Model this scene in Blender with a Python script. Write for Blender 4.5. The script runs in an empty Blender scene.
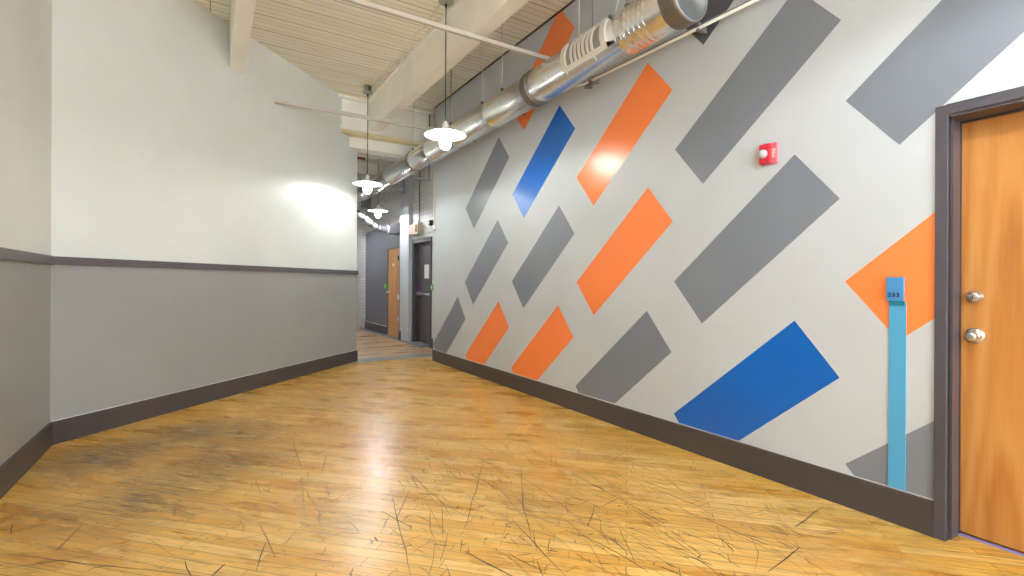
import bpy, bmesh, math, random
from mathutils import Vector, Matrix
random.seed(7)
PI = math.pi
C = bpy.context.scene.collection
S = bpy.context.scene

# ------------------------------------------------------------------ materials
def mat(name):
    m = bpy.data.materials.new(name); m.use_nodes = True
    nt = m.node_tree; b = nt.nodes['Principled BSDF']
    return m, nt, b
def N(nt, t, **kw):
    n = nt.nodes.new(t)
    for k, v in kw.items():
        if k.startswith('i_'): n.inputs[k[2:].replace('_', ' ')].default_value = v
        else: setattr(n, k, v)
    return n
def L(nt, a, b): nt.links.new(a, b)
def ramp(nt, stops, interp='LINEAR'):
    r = nt.nodes.new('ShaderNodeValToRGB'); r.color_ramp.interpolation = interp
    e = r.color_ramp.elements
    e[0].position, e[0].color = stops[0][0], (*stops[0][1], 1)
    e[1].position, e[1].color = stops[1][0], (*stops[1][1], 1)
    for p, c in stops[2:]:
        x = e.new(p); x.color = (*c, 1)
    return r
def coords(nt, rotz=0, scale=(1, 1, 1), loc=(0, 0, 0)):
    g = N(nt, 'ShaderNodeNewGeometry')
    out = g.outputs['Position']
    if rotz:
        m0 = N(nt, 'ShaderNodeMapping'); m0.inputs['Rotation'].default_value = (0, 0, rotz); L(nt, out, m0.inputs['Vector']); out = m0.outputs['Vector']
    mp = N(nt, 'ShaderNodeMapping'); mp.inputs['Scale'].default_value = scale; mp.inputs['Location'].default_value = loc
    L(nt, out, mp.inputs['Vector'])
    return mp.outputs['Vector']
def mix(nt, f, a, b, mode='MIX'):
    m = N(nt, 'ShaderNodeMix', data_type='RGBA', blend_type=mode)
    for s, v in ((m.inputs['Factor'], f), (m.inputs['A'], a), (m.inputs['B'], b)):
        if hasattr(v, 'links'): L(nt, v, s)
        elif isinstance(v, (int, float)): s.default_value = v
        else: s.default_value = (*v, 1)
    return m.outputs['Result']
def math_(nt, op, a, b=None, clamp=False):
    m = N(nt, 'ShaderNodeMath', operation=op); m.use_clamp = clamp
    for i, v in enumerate((a, b)):
        if v is None: continue
        if hasattr(v, 'links'): L(nt, v, m.inputs[i])
        else: m.inputs[i].default_value = v
    return m.outputs[0]

def paint(name, col, rough=.5, spec=.5, bump=.05, bscale=260, var=.03, coat=0, coat_r=.1, metal=0):
    m, nt, b = mat(name)
    v = coords(nt)
    n = N(nt, 'ShaderNodeTexNoise', i_Scale=1.3, i_Detail=3.0); L(nt, v, n.inputs['Vector'])
    lo = tuple(c*(1-var) for c in col); hi = tuple(min(1, c*(1+var)) for c in col)
    r = ramp(nt, [(.35, lo), (.65, hi)]); L(nt, n.outputs['Fac'], r.inputs['Fac'])
    L(nt, r.outputs['Color'], b.inputs['Base Color'])
    b.inputs['Roughness'].default_value = rough
    b.inputs['Specular IOR Level'].default_value = spec
    b.inputs['Metallic'].default_value = metal
    b.inputs['Coat Weight'].default_value = coat; b.inputs['Coat Roughness'].default_value = coat_r
    if bump:
        n2 = N(nt, 'ShaderNodeTexNoise', i_Scale=bscale, i_Detail=2.0); L(nt, v, n2.inputs['Vector'])
        bp = N(nt, 'ShaderNodeBump', i_Strength=bump, i_Distance=.002); L(nt, n2.outputs['Fac'], bp.inputs['Height'])
        L(nt, bp.outputs['Normal'], b.inputs['Normal'])
    return m

WHITE = (.73, .755, .735)
M = {}
M['white'] = paint('white_wall_paint', WHITE, .45, .4, .12, 120)
M['wains'] = paint('grey_wainscot_paint', (.32, .325, .315), .36, .45, .12, 140)
M['rail'] = paint('chair_rail_paint', (.11, .10, .108), .38, .5, 0)
M['base'] = paint('brown_baseboard_paint', (.064, .053, .054), .4, .5, .08, 60, .08)
M['frame'] = paint('dark_door_frame_paint', (.075, .067, .080), .35, .5, .08, 60, .06)
M['lgrey'] = paint('light_grey_wall_paint', (.545, .575, .605), .5, .5, .12, 140)
M['orange'] = paint('orange_mural_paint', (1.0, .25, .06), .28, .62, .22, 90)
M['blue'] = paint('blue_mural_paint', (0, .125, .52), .28, .62, .22, 90)
M['grey'] = paint('grey_mural_paint', (.20, .222, .262), .28, .62, .22, 90)
M['dgrey'] = paint('dark_grey_mural_paint', (.10, .10, .12), .28, .62, .22, 90)
M['sky'] = paint('light_blue_strip_paint', (.085, .37, .62), .35, .5, .03)
M['plate'] = paint('blue_number_plate', (.07, .28, .60), .3, .5, 0)
M['teal'] = paint('teal_plate_edge', (.01, .20, .27), .35, .5, 0)
M['ink'] = paint('dark_ink', (.012, .02, .06), .5, .3, 0)
M['cream'] = paint('cream_beam_paint', (.90, .885, .82), .5, .4, .2, 40, .06)
M['yellow'] = paint('yellowed_lintel_paint', (.72, .64, .38), .5, .4, .2, 40, .15)
M['barp'] = paint('cream_bar_paint', (.58, .54, .47), .5, .4, .05)
M['pipew'] = paint('white_pipe_paint', (.70, .66, .60), .45, .4, .05)
M['pipeg'] = paint('grey_pipe_paint', (.23, .22, .20), .5, .4, .05)
M['redp'] = paint('dull_red_pipe', (.22, .035, .03), .5, .4, 0)
M['mesh'] = paint('grey_register_mesh', (.30, .28, .25), .5, .4, 0)
M['rust'] = paint('rusty_gap', (.16, .10, .065), .8, .2, .5, 50, .5)
M['darkwall'] = paint('dark_painted_wall', (.15, .15, .18), .45, .5, .2, 60)
M['bdoor'] = paint('charcoal_metal_door', (.085, .075, .085), .35, .5, .03)
M['black'] = paint('black_plastic_and_shade', (.012, .012, .013), .4, .5, 0)
M['red'] = paint('red_plastic', (.62, .02, .045), .3, .5, 0)
M['redlt'] = paint('faded_red_plastic', (.72, .16, .2), .3, .5, 0)
M['clear'] = paint('white_plastic', (.8, .8, .82), .25, .5, 0)
M['lens'] = paint('frosted_strobe_lens', (.50, .50, .54), .2, .6, 0)
M['tan'] = paint('tan_box', (.62, .55, .38), .4, .5, 0)
M['pink'] = paint('pink_sign_face', (.85, .42, .36), .4, .5, 0)
M['green'] = paint('green_plate', (.13, .62, .04), .4, .5, 0)
M['strip'] = paint('grey_floor_strip', (.27, .30, .32), .3, .5, .3, 60, .15)
M['sill'] = paint('blue_grey_sill', (.28, .32, .36), .35, .5, .3, 60, .2)
M['tape'] = paint('violet_tape', (.30, .26, .62), .4, .5, 0, var=.2)
M['paper'] = paint('pale_window_paper', (.75, .8, .8), .3, .5, 0)
M['enamel'] = paint('white_shade_enamel', (.85, .85, .83), .25, .5, 0)
M['tanside'] = paint('pale_trim_line', (.6, .57, .55), .5, .4, .4, 60, .2)

def metal(name, col, rough, band=0):
    m, nt, b = mat(name)
    v = coords(nt, scale=(1, .35, 1))
    n = N(nt, 'ShaderNodeTexNoise', i_Scale=9.0, i_Detail=4.0); L(nt, v, n.inputs['Vector'])
    vo = N(nt, 'ShaderNodeTexNoise', i_Scale=26.0, i_Detail=2.0); L(nt, coords(nt), vo.inputs['Vector'])
    f = math_(nt, 'ADD', math_(nt, 'MULTIPLY', n.outputs['Fac'], .75), math_(nt, 'MULTIPLY', vo.outputs['Fac'], .25))
    r = ramp(nt, [(.3, tuple(c*.86 for c in col)), (.7, tuple(min(1, c*1.08) for c in col))]); L(nt, f, r.inputs['Fac'])
    L(nt, r.outputs['Color'], b.inputs['Base Color'])
    b.inputs['Metallic'].default_value = .92
    rr = ramp(nt, [(.3, (rough*.9,)*3), (.7, (rough*1.12,)*3)]); L(nt, f, rr.inputs['Fac'])
    L(nt, rr.outputs['Color'], b.inputs['Roughness'])
    bp = N(nt, 'ShaderNodeBump', i_Strength=.02, i_Distance=.004); L(nt, n.outputs['Fac'], bp.inputs['Height'])
    L(nt, bp.outputs['Normal'], b.inputs['Normal'])
    return m
M['galv'] = metal('galvanised_steel', (.84, .84, .82), .25)
M['galvd'] = metal('dull_galvanised_band', (.25, .225, .21), .5)
M['galvc'] = metal('dull_galvanised_cap', (.42, .44, .46), .55)
M['chrome'] = metal('brushed_nickel', (.62, .61, .60), .28)
M['canopy'] = metal('dull_nickel', (.42, .44, .40), .4)

# emissive bulb glass
m, nt, b = mat('lit_glass_jar')
b.inputs['Base Color'].default_value = (1, 1, 1, 1)
b.inputs['Emission Color'].default_value = (.96, 1, .95, 1); b.inputs['Emission Strength'].default_value = 235
M['bulb'] = m
M['jar'] = m.copy(); M['jar'].name = 'glowing_jar'; M['jar'].node_tree.nodes['Principled BSDF'].inputs['Emission Strength'].default_value = 18
m, nt, b = mat('lit_glass_jar_cool')
b.inputs['Base Color'].default_value = (1, 1, 1, 1)
b.inputs['Emission Color'].default_value = (.88, .93, 1, 1); b.inputs['Emission Strength'].default_value = 440
M['bulbc'] = m
M['bulbn'] = m.copy(); M['bulbn'].name = 'lit_glass_jar_near'
M['bulbn'].node_tree.nodes['Principled BSDF'].inputs['Emission Strength'].default_value = 345
M['bulbn'].node_tree.nodes['Principled BSDF'].inputs['Emission Color'].default_value = (.86, .93, 1, 1)

# ceiling boards (run along x, painted cream, dark gaps every third board or so)
m, nt, b = mat('painted_ceiling_boards')
v = coords(nt)
br = N(nt, 'ShaderNodeTexBrick', offset=.37, offset_frequency=3, squash=1.0)
br.inputs['Color1'].default_value = (.93, .90, .78, 1); br.inputs['Color2'].default_value = (.88, .85, .72, 1)
br.inputs['Mortar'].default_value = (.34, .27, .19, 1)
br.inputs['Scale'].default_value = 1.0; br.inputs['Mortar Size'].default_value = .0028; br.inputs['Mortar Smooth'].default_value = .3
br.inputs['Brick Width'].default_value = 3.2; br.inputs['Row Height'].default_value = .083
L(nt, v, br.inputs['Vector'])
br2 = N(nt, 'ShaderNodeTexBrick', offset=.5, offset_frequency=2)
br2.inputs['Color1'].default_value = (1, 1, 1, 1); br2.inputs['Color2'].default_value = (1, 1, 1, 1)
br2.inputs['Mortar'].default_value = (.42, .35, .26, 1); br2.inputs['Scale'].default_value = 1.0
br2.inputs['Mortar Size'].default_value = .005; br2.inputs['Mortar Smooth'].default_value = .2
br2.inputs['Brick Width'].default_value = 60; br2.inputs['Row Height'].default_value = .332
L(nt, v, br2.inputs['Vector'])
nz = N(nt, 'ShaderNodeTexNoise', i_Scale=3.0, i_Detail=4.0); L(nt, coords(nt, scale=(.5, 4, 1)), nz.inputs['Vector'])
nr = ramp(nt, [(.3, (.90, .88, .84)), (.7, (1, 1, 1))]); L(nt, nz.outputs['Fac'], nr.inputs['Fac'])
c1 = mix(nt, 1.0, br.outputs['Color'], br2.outputs['Color'], 'MULTIPLY')
c2 = mix(nt, 1.0, c1, nr.outputs['Color'], 'MULTIPLY')
L(nt, c2, b.inputs['Base Color']); b.inputs['Roughness'].default_value = .55
bp = N(nt, 'ShaderNodeBump', i_Strength=.6, i_Distance=.006, invert=True); L(nt, br.outputs['Fac'], bp.inputs['Height'])
L(nt, bp.outputs['Normal'], b.inputs['Normal'])
M['ceil'] = m

# white painted brick (walls facing -x: use y,z)
m, nt, b = mat('white_painted_brick')
g = N(nt, 'ShaderNodeNewGeometry'); sp = N(nt, 'ShaderNodeSeparateXYZ'); L(nt, g.outputs['Position'], sp.inputs[0])
cb = N(nt, 'ShaderNodeCombineXYZ'); L(nt, math_(nt, 'ADD', sp.outputs['X'], sp.outputs['Y']), cb.inputs['X']); L(nt, sp.outputs['Z'], cb.inputs['Y'])
br = N(nt, 'ShaderNodeTexBrick'); L(nt, cb.outputs[0], br.inputs['Vector'])
br.inputs['Color1'].default_value = (.70, .69, .68, 1); br.inputs['Color2'].default_value = (.62, .61, .60, 1)
br.inputs['Mortar'].default_value = (.47, .46, .45, 1)
br.inputs['Scale'].default_value = 1.0; br.inputs['Mortar Size'].default_value = .008; br.inputs['Mortar Smooth'].default_value = .6
br.inputs['Brick Width'].default_value = .21; br.inputs['Row Height'].default_value = .075
L(nt, br.outputs['Color'], b.inputs['Base Color']); b.inputs['Roughness'].default_value = .5
bp = N(nt, 'ShaderNodeBump', i_Strength=.8, i_Distance=.01, invert=True); L(nt, br.outputs['Fac'], bp.inputs['Height'])
L(nt, bp.outputs['Normal'], b.inputs['Normal'])
M['brick'] = m

# wood floor: strips laid square to the slanted wall
def floor_mat(name, cols, rotz, wear=1.0):
    m, nt, b = mat(name)
    v = coords(nt, rotz=rotz)
    br = N(nt, 'ShaderNodeTexBrick', offset=.43, offset_frequency=2)
    br.inputs['Color1'].default_value = (0, 0, 0, 1); br.inputs['Color2'].default_value = (1, 1, 1, 1)
    br.inputs['Mortar'].default_value = (.5, .5, .5, 1)
    br.inputs['Scale'].default_value = 1.0; br.inputs['Mortar Size'].default_value = .0023; br.inputs['Mortar Smooth'].default_value = .5
    br.inputs['Brick Width'].default_value = .78; br.inputs['Row Height'].default_value = .068; br.inputs['Bias'].default_value = 0
    L(nt, v, br.inputs['Vector'])
    # per-board tone
    tone = ramp(nt, [(0, cols[0]), (.35, cols[1]), (.7, cols[2]), (1, cols[3])]); L(nt, br.outputs['Color'], tone.inputs['Fac'])
    # grain along the boards
    gv = coords(nt, rotz=rotz, scale=(2.2, 55, 1))
    gn = N(nt, 'ShaderNodeTexNoise', i_Scale=1.0, i_Detail=5.0, i_Roughness=.65, i_Distortion=.4); L(nt, gv, gn.inputs['Vector'])
    gr = ramp(nt, [(.3, (.74, .66, .52)), (.62, (1.06, 1.06, 1.06))]); L(nt, gn.outputs['Fac'], gr.inputs['Fac'])
    c = mix(nt, .8, tone.outputs['Color'], gr.outputs['Color'], 'MULTIPLY')
    # worn, orange and pale blotches
    wn = N(nt, 'ShaderNodeTexNoise', i_Scale=1.6, i_Detail=4.0, i_Roughness=.6); L(nt, coords(nt, rotz=rotz, scale=(.9, 3.5, 1)), wn.inputs['Vector'])
    wr = ramp(nt, [(.32, (.80, .64, .42)), (.5, (1, 1, 1)), (.68, (1.1, 1.10, 1.12))]); L(nt, wn.outputs['Fac'], wr.inputs['Fac'])
    c = mix(nt, .75, c, wr.outputs['Color'], 'MULTIPLY')
    # dirt ground into the grain, in patches
    dn = N(nt, 'ShaderNodeTexNoise', i_Scale=1.0, i_Detail=5.0, i_Roughness=.7); L(nt, coords(nt, rotz=rotz, scale=(4, 48, 1), loc=(3, 1, 0)), dn.inputs['Vector'])
    dm = N(nt, 'ShaderNodeTexNoise', i_Scale=.85, i_Detail=2.0); L(nt, coords(nt, loc=(5.3, 2.1, 0)), dm.inputs['Vector'])
    d1 = ramp(nt, [(.46, (0, 0, 0)), (.74, (1, 1, 1))]); L(nt, dn.outputs['Fac'], d1.inputs['Fac'])
    d2 = ramp(nt, [(.40, (.12, .12, .12)), (.62, (1, 1, 1))]); L(nt, dm.outputs['Fac'], d2.inputs['Fac'])
    dirt = math_(nt, 'MULTIPLY', math_(nt, 'MULTIPLY', d1.outputs['Color'], d2.outputs['Color']), .62*wear)
    c = mix(nt, dirt, c, (.15, .105, .045))
    if wear > 1:
        pn = N(nt, 'ShaderNodeTexNoise', i_Scale=1.0, i_Detail=6.0, i_Roughness=.75); L(nt, coords(nt, rotz=rotz, scale=(5, 55, 1), loc=(1, 7, 0)), pn.inputs['Vector'])
        pr_ = ramp(nt, [(.40, (0, 0, 0)), (.60, (1, 1, 1))]); L(nt, pn.outputs['Fac'], pr_.inputs['Fac'])
        for (px, py, rad, am) in ((-.62, 4.4, .5, 1.1), (-.1, 4.75, .5, .9), (.05, 3.85, .6, .8), (-.3, 3.4, .5, .8), (.25, 4.5, .5, .6), (.6, 2.55, .3, .35), (1.6, 2.2, .5, .35), (2.6, 2.7, .4, .3), (.9, 5.2, .5, .4)):
            vm = N(nt, 'ShaderNodeVectorMath', operation='DISTANCE'); g2 = N(nt, 'ShaderNodeNewGeometry'); L(nt, g2.outputs['Position'], vm.inputs[0]); vm.inputs[1].default_value = (px, py, 0)
            fo = math_(nt, 'SUBTRACT', 1.0, math_(nt, 'DIVIDE', vm.outputs['Value'], rad), clamp=True)
            c = mix(nt, math_(nt, 'MULTIPLY', math_(nt, 'MULTIPLY', fo, pr_.outputs['Color']), am*1.5, clamp=True), c, (.11, .08, .04))
    # fine scratches, three directions, broken up by patches
    for k, (ra, sx, sy, th, amt, sd) in enumerate([(rotz+.35, 1.6, 75, .70, .75, 1.7), (rotz-.75, 2.2, 90, .71, .7, 4.4),
                                                   (rotz+1.5, 3.0, 110, .72, .6, 9.1), (rotz+.02, 6.0, 130, .655, .7, 6.3)]):
        sn = N(nt, 'ShaderNodeTexNoise', i_Scale=1.0, i_Detail=2.0, i_Roughness=.5, i_Distortion=.25)
        L(nt, coords(nt, rotz=ra, scale=(sx, sy, 1), loc=(sd, sd*2, 0)), sn.inputs['Vector'])
        sr = ramp(nt, [(th-.03, (0, 0, 0)), (th+.03, (1, 1, 1))]); L(nt, sn.outputs['Fac'], sr.inputs['Fac'])
        pm = N(nt, 'ShaderNodeTexNoise', i_Scale=1.1, i_Detail=1.0); L(nt, coords(nt, loc=(sd, -sd, 0)), pm.inputs['Vector'])
        pr = ramp(nt, [(.38, (0, 0, 0)), (.58, (1, 1, 1))]); L(nt, pm.outputs['Fac'], pr.inputs['Fac'])
        f = math_(nt, 'MULTIPLY', math_(nt, 'MULTIPLY', sr.outputs['Color'], pr.outputs['Color']), amt*wear)
        c = mix(nt, f, c, (.12, .07, .03))
    # seams
    seam = math_(nt, 'MULTIPLY', br.outputs['Fac'], .8)
    c = mix(nt, seam, c, (.13, .07, .022))
    L(nt, c, b.inputs['Base Color'])
    rr = ramp(nt, [(.35, (.25,)*3), (.65, (.34,)*3)]); L(nt, wn.outputs['Fac'], rr.inputs['Fac'])
    L(nt, rr.outputs['Color'], b.inputs['Roughness'])
    b.inputs['Specular IOR Level'].default_value = .8
    b.inputs['Coat Weight'].default_value = .0
    hh = math_(nt, 'ADD', math_(nt, 'MULTIPLY', gn.outputs['Fac'], .35), math_(nt, 'MULTIPLY', br.outputs['Fac'], -.8))
    bp = N(nt, 'ShaderNodeBump', i_Strength=.22, i_Distance=.002); L(nt, hh, bp.inputs['Height'])
    L(nt, bp.outputs['Normal'], b.inputs['Normal'])
    return m
M['floor'] = floor_mat('worn_maple_strip_floor', [(.73, .37, .05), (.81, .455, .08), (.85, .515, .12), (.89, .58, .18)], PI/4, 1.15)
M['floor2'] = floor_mat('worn_corridor_boards', [(.58, .36, .20), (.66, .43, .25), (.71, .49, .31), (.76, .55, .36)], 0, .45)
M['scratch'] = paint('dark_floor_scratch', (.045, .03, .025), .5, .3, 0)
M['scratchf'] = paint('brown_floor_scratch', (.19, .09, .03), .5, .3, 0)
M['scratchg'] = paint('grey_green_scuff', (.26, .22, .14), .5, .3, 0)

# laminate door wood; grain up z with cathedral figure
def wood(name, cy, cols, rough=.35):
    m, nt, b = mat(name)
    g = N(nt, 'ShaderNodeNewGeometry')
    mp = N(nt, 'ShaderNodeMapping'); L(nt, g.outputs['Position'], mp.inputs['Vector'])
    mp.inputs['Location'].default_value = (0, -cy, 0)
    sx = N(nt, 'ShaderNodeSeparateXYZ'); L(nt, mp.outputs[0], sx.inputs[0])
    # cathedral: distance-like field |y|*k + z*small, warped
    wn = N(nt, 'ShaderNodeTexNoise', i_Scale=1.0, i_Detail=3.0); 
    mp2 = N(nt, 'ShaderNodeMapping'); L(nt, mp.outputs[0], mp2.inputs['Vector']); mp2.inputs['Scale'].default_value = (1, 6, .8)
    L(nt, mp2.outputs[0], wn.inputs['Vector'])
    y2 = math_(nt, 'MULTIPLY', math_(nt, 'MULTIPLY', sx.outputs['Y'], sx.outputs['Y']), 110)
    fld = math_(nt, 'ADD', math_(nt, 'ADD', y2, math_(nt, 'MULTIPLY', sx.outputs['Z'], 1.6)), math_(nt, 'MULTIPLY', wn.outputs['Fac'], 4.0))
    s = math_(nt, 'SINE', math_(nt, 'MULTIPLY', fld, 4.2))
    s01 = math_(nt, 'ADD', math_(nt, 'MULTIPLY', s, .5), .5)
    fn = N(nt, 'ShaderNodeTexNoise', i_Scale=1.0, i_Detail=5.0, i_Roughness=.7)
    mp3 = N(nt, 'ShaderNodeMapping'); L(nt, mp.outputs[0], mp3.inputs['Vector']); mp3.inputs['Scale'].default_value = (1, 60, 3)
    L(nt, mp3.outputs[0], fn.inputs['Vector'])
    f = math_(nt, 'ADD', math_(nt, 'ADD', math_(nt, 'MULTIPLY', s01, .17), math_(nt, 'MULTIPLY', fn.outputs['Fac'], .26)), math_(nt, 'MULTIPLY', wn.outputs['Fac'], .66))
    r = ramp(nt, [(.32, cols[0]), (.55, cols[1]), (.8, cols[2])]); L(nt, f, r.inputs['Fac'])
    L(nt, r.outputs['Color'], b.inputs['Base Color']); b.inputs['Roughness'].default_value = rough
    b.inputs['Specular IOR Level'].default_value = .4
    return m
M['wood'] = wood('oak_laminate_door', .72, [(.36, .125, .022), (.52, .215, .05), (.62, .30, .09)])
M['wood2'] = wood('far_oak_door', 10.75, [(.46, .19, .05), (.60, .28, .08), (.68, .36, .12)])

# ------------------------------------------------------------------ mesh building
class MB:
    def __init__(s): s.v = []; s.f = []; s.mi = []; s.sm = []
    def add(s, vs, fs, mi=0, smooth=False):
        o = len(s.v); s.v += [tuple(p) for p in vs]
        for f in fs: s.f.append(tuple(i+o for i in f)); s.mi.append(mi); s.sm.append(smooth)
    def box(s, a, b, mi=0):
        x0, x1 = sorted((a[0], b[0])); y0, y1 = sorted((a[1], b[1])); z0, z1 = sorted((a[2], b[2]))
        s.add([(x0,y0,z0),(x1,y0,z0),(x1,y1,z0),(x0,y1,z0),(x0,y0,z1),(x1,y0,z1),(x1,y1,z1),(x0,y1,z1)],
              [(0,3,2,1),(4,5,6,7),(0,1,5,4),(1,2,6,5),(2,3,7,6),(3,0,4,7)], mi)
        return s
    def prism(s, poly, z0, z1, mi=0):
        n = len(poly); area = sum(poly[i][0]*poly[(i+1)%n][1]-poly[(i+1)%n][0]*poly[i][1] for i in range(n))
        if area < 0: poly = poly[::-1]
        vs = [(x, y, z0) for x, y in poly] + [(x, y, z1) for x, y in poly]
        fs = [tuple(range(n-1, -1, -1)), tuple(range(n, 2*n))] + [(i, (i+1)%n, n+(i+1)%n, n+i) for i in range(n)]
        s.add(vs, fs, mi); return s
    def tube(s, pts, r, n=12, mi=0, caps=True, smooth=True):
        pts = [Vector(p) for p in pts]; rs = r if isinstance(r, (list, tuple)) else [r]*len(pts)
        ref = None; rings = []
        for i, p in enumerate(pts):
            d = (pts[min(i+1, len(pts)-1)] - pts[max(i-1, 0)]).normalized()
            if ref is None:
                ref = Vector((0, 0, 1)) if abs(d.z) < .9 else Vector((1, 0, 0))
            u = (ref - d*ref.dot(d)).normalized(); w = d.cross(u); ref = u
            rings.append([p + (u*math.cos(2*PI*k/n) + w*math.sin(2*PI*k/n))*rs[i] for k in range(n)])
        vs = [q for rg in rings for q in rg]; fs = []
        for i in range(len(pts)-1):
            for k in range(n):
                fs.append((i*n+k, i*n+(k+1)%n, (i+1)*n+(k+1)%n, (i+1)*n+k))
        s.add(vs, fs, mi, smooth)
        if caps:
            s.add(rings[0], [tuple(range(n-1, -1, -1))], mi); s.add(rings[-1], [tuple(range(n))], mi)
        return s
    def lathe(s, c, prof, n=32, axis='z', mi=0, smooth=True):
        c = Vector(c); vs = []; fs = []
        for r, h in prof:
            for k in range(n):
                a = 2*PI*k/n; x, y = r*math.cos(a), r*math.sin(a)
                if axis == 'z': p = Vector((x, y, h))
                elif axis == 'x': p = Vector((h, x, y))
                else: p = Vector((y, h, x))
                vs.append(c+p)
        for i in range(len(prof)-1):
            for k in range(n):
                fs.append((i*n+k, i*n+(k+1)%n, (i+1)*n+(k+1)%n, (i+1)*n+k))
        s.add(vs, fs, mi, smooth); return s
    def build(s, name, mats, parent=None, origin=None, bevel=0):
        if not isinstance(mats, (list, tuple)): mats = [mats]
        base = Vector((0, 0, 0)); p = parent
        while p is not None: base += p.location; p = p.parent
        xs = [v[0] for v in s.v]; ys = [v[1] for v in s.v]; zs = [v[2] for v in s.v]
        if parent is not None: o0 = base
        else: o0 = Vector(origin) if origin else Vector(((min(xs)+max(xs))/2, (min(ys)+max(ys))/2, min(zs)))
        me = bpy.data.meshes.new(name)
        me.from_pydata([tuple(Vector(v)-o0) for v in s.v], [], s.f)
        for mm in mats: me.materials.append(mm)
        me.polygons.foreach_set('material_index', s.mi); me.polygons.foreach_set('use_smooth', s.sm)
        me.update()
        bm = bmesh.new(); bm.from_mesh(me)
        if not any(s.mi): bmesh.ops.remove_doubles(bm, verts=bm.verts, dist=1e-6)
        closed = not any(s.mi) 
        if closed: bmesh.ops.recalc_face_normals(bm, faces=bm.faces)
        bm.to_mesh(me); bm.free()
        ob = bpy.data.objects.new(name, me); C.objects.link(ob)
        if parent is not None: ob.parent = parent
        else: ob.location = o0
        if bevel:
            md = ob.modifiers.new('bevel', 'BEVEL'); md.width = bevel; md.segments = 2; md.limit_method = 'ANGLE'
        return ob

def tag(o, label=None, cat=None, group=None, kind=None):
    if label: o['label'] = label
    if cat: o['category'] = cat
    if group: o['group'] = group
    if kind: o['kind'] = kind
    return o
def thing(name, label, cat, loc, group=None, kind=None):
    o = bpy.data.objects.new(name, None); C.objects.link(o); o.location = loc; o.empty_display_size = .1
    return tag(o, label, cat, group, kind)

# ------------------------------------------------------------------ numbers of the place
H = 3.97          # ceiling
RW = 3.0          # mural wall plane
CW = 3.56         # corridor wall plane
YB = -3.6         # back of the hall behind the camera
A = Vector((-1.0, 4.90)); B = Vector((1.955, 7.755)); dAB = (B-A).normalized(); nAB = Vector((dAB.y, -dAB.x))  # n faces the hall

# floor, with the worn scratches cut into it
SCR = [[(0.076,4.317),(-0.078,3.824)],[(-0.537,3.204),(-0.583,2.965)],[(-0.31,2.864),(-0.452,2.838),(-0.747,2.901)],[(-0.792,3.072),(-0.439,2.758),(-0.027,2.406)],[(-0.905,3.511),(-0.462,3.546)],[(-0.673,3.217),(-0.363,3.196),(-0.154,3.257),(0.253,3.414)],[(-0.084,2.569),(-0.058,2.425)],[(0.064,2.453),(0.016,2.38)],[(-0.943,3.762),(-0.929,3.615)],[(-0.839,3.422),(-0.807,3.276)],[(0.273,3.533),(0.525,3.722),(0.668,3.991)],[(0.567,4.345),(0.514,3.428),(0.464,3.019),(0.404,2.566)],[(0.493,3.064),(0.486,2.959),(0.502,2.833)],[(1.614,2.979),(1.345,2.567),(1.113,2.231),(1.06,2.169)],[(1.027,2.101),(0.974,2.012)],[(1.32,3.366),(1.371,2.974),(1.438,2.719),(1.484,2.388)],[(0.929,2.884),(0.832,2.449),(0.765,2.139),(0.72,1.953)],[(1.012,2.768),(0.835,2.473)],[(0.787,2.593),(0.864,2.345)],[(0.223,2.756),(0.254,2.401)],[(0.233,2.561),(0.173,2.317)],[(1.001,2.204),(0.868,1.992)],[(1.089,3.338),(1.113,2.479),(1.155,2.292)],[(0.997,1.998),(1.08,1.734)],[(0.709,3.636),(0.624,3.322)],[(0.464,2.37),(0.435,2.31)],[(2.093,3.167),(2.002,2.885),(1.994,2.331),(1.983,2.057),(1.974,1.71),(1.966,1.363),(1.949,1.274)],[(1.672,2.693),(1.678,2.417),(1.668,2.159),(1.614,1.892)],[(1.803,2.048),(1.683,1.935),(1.624,1.897)],[(1.638,1.913),(1.646,1.727),(1.615,1.604)],[(1.34,2.155),(1.31,1.952),(1.272,1.618)],[(1.769,2.735),(1.463,2.24),(1.323,1.954)],[(1.539,1.857),(1.584,1.642),(1.587,1.46)],[(2.204,1.646),(2.221,1.422),(2.233,1.319)],[(2.26,2.05),(2.286,1.859)],[(2.246,2.368),(2.206,2.185)],[(1.232,1.771),(1.19,1.667)],[(1.961,2.116),(1.945,1.546)],[(1.82,1.6),(1.848,1.389),(1.824,1.283)],[(2.892,1.391),(2.516,1.346)],[(2.697,1.297),(2.667,1.006)],[(2.648,1.209),(2.562,1.227)],[(2.798,1.326),(2.776,1.131)],[(2.344,1.231),(2.024,1.195)],[(1.933,3.292),(1.865,2.991)],[(1.876,3.009),(1.981,2.588)],[(2.873,2.73),(2.185,2.425)],[(2.863,2.018),(2.789,1.698)],[(-0.154,3.257),(-0.149,3.079)]]
fm = MB()
fm.box((-1.3, YB-.2, -.12), (3.9, 7.62, 0), 0)
fm.box((1.5, 7.95, -.12), (3.9, 14.6, 0), 1)
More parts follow.
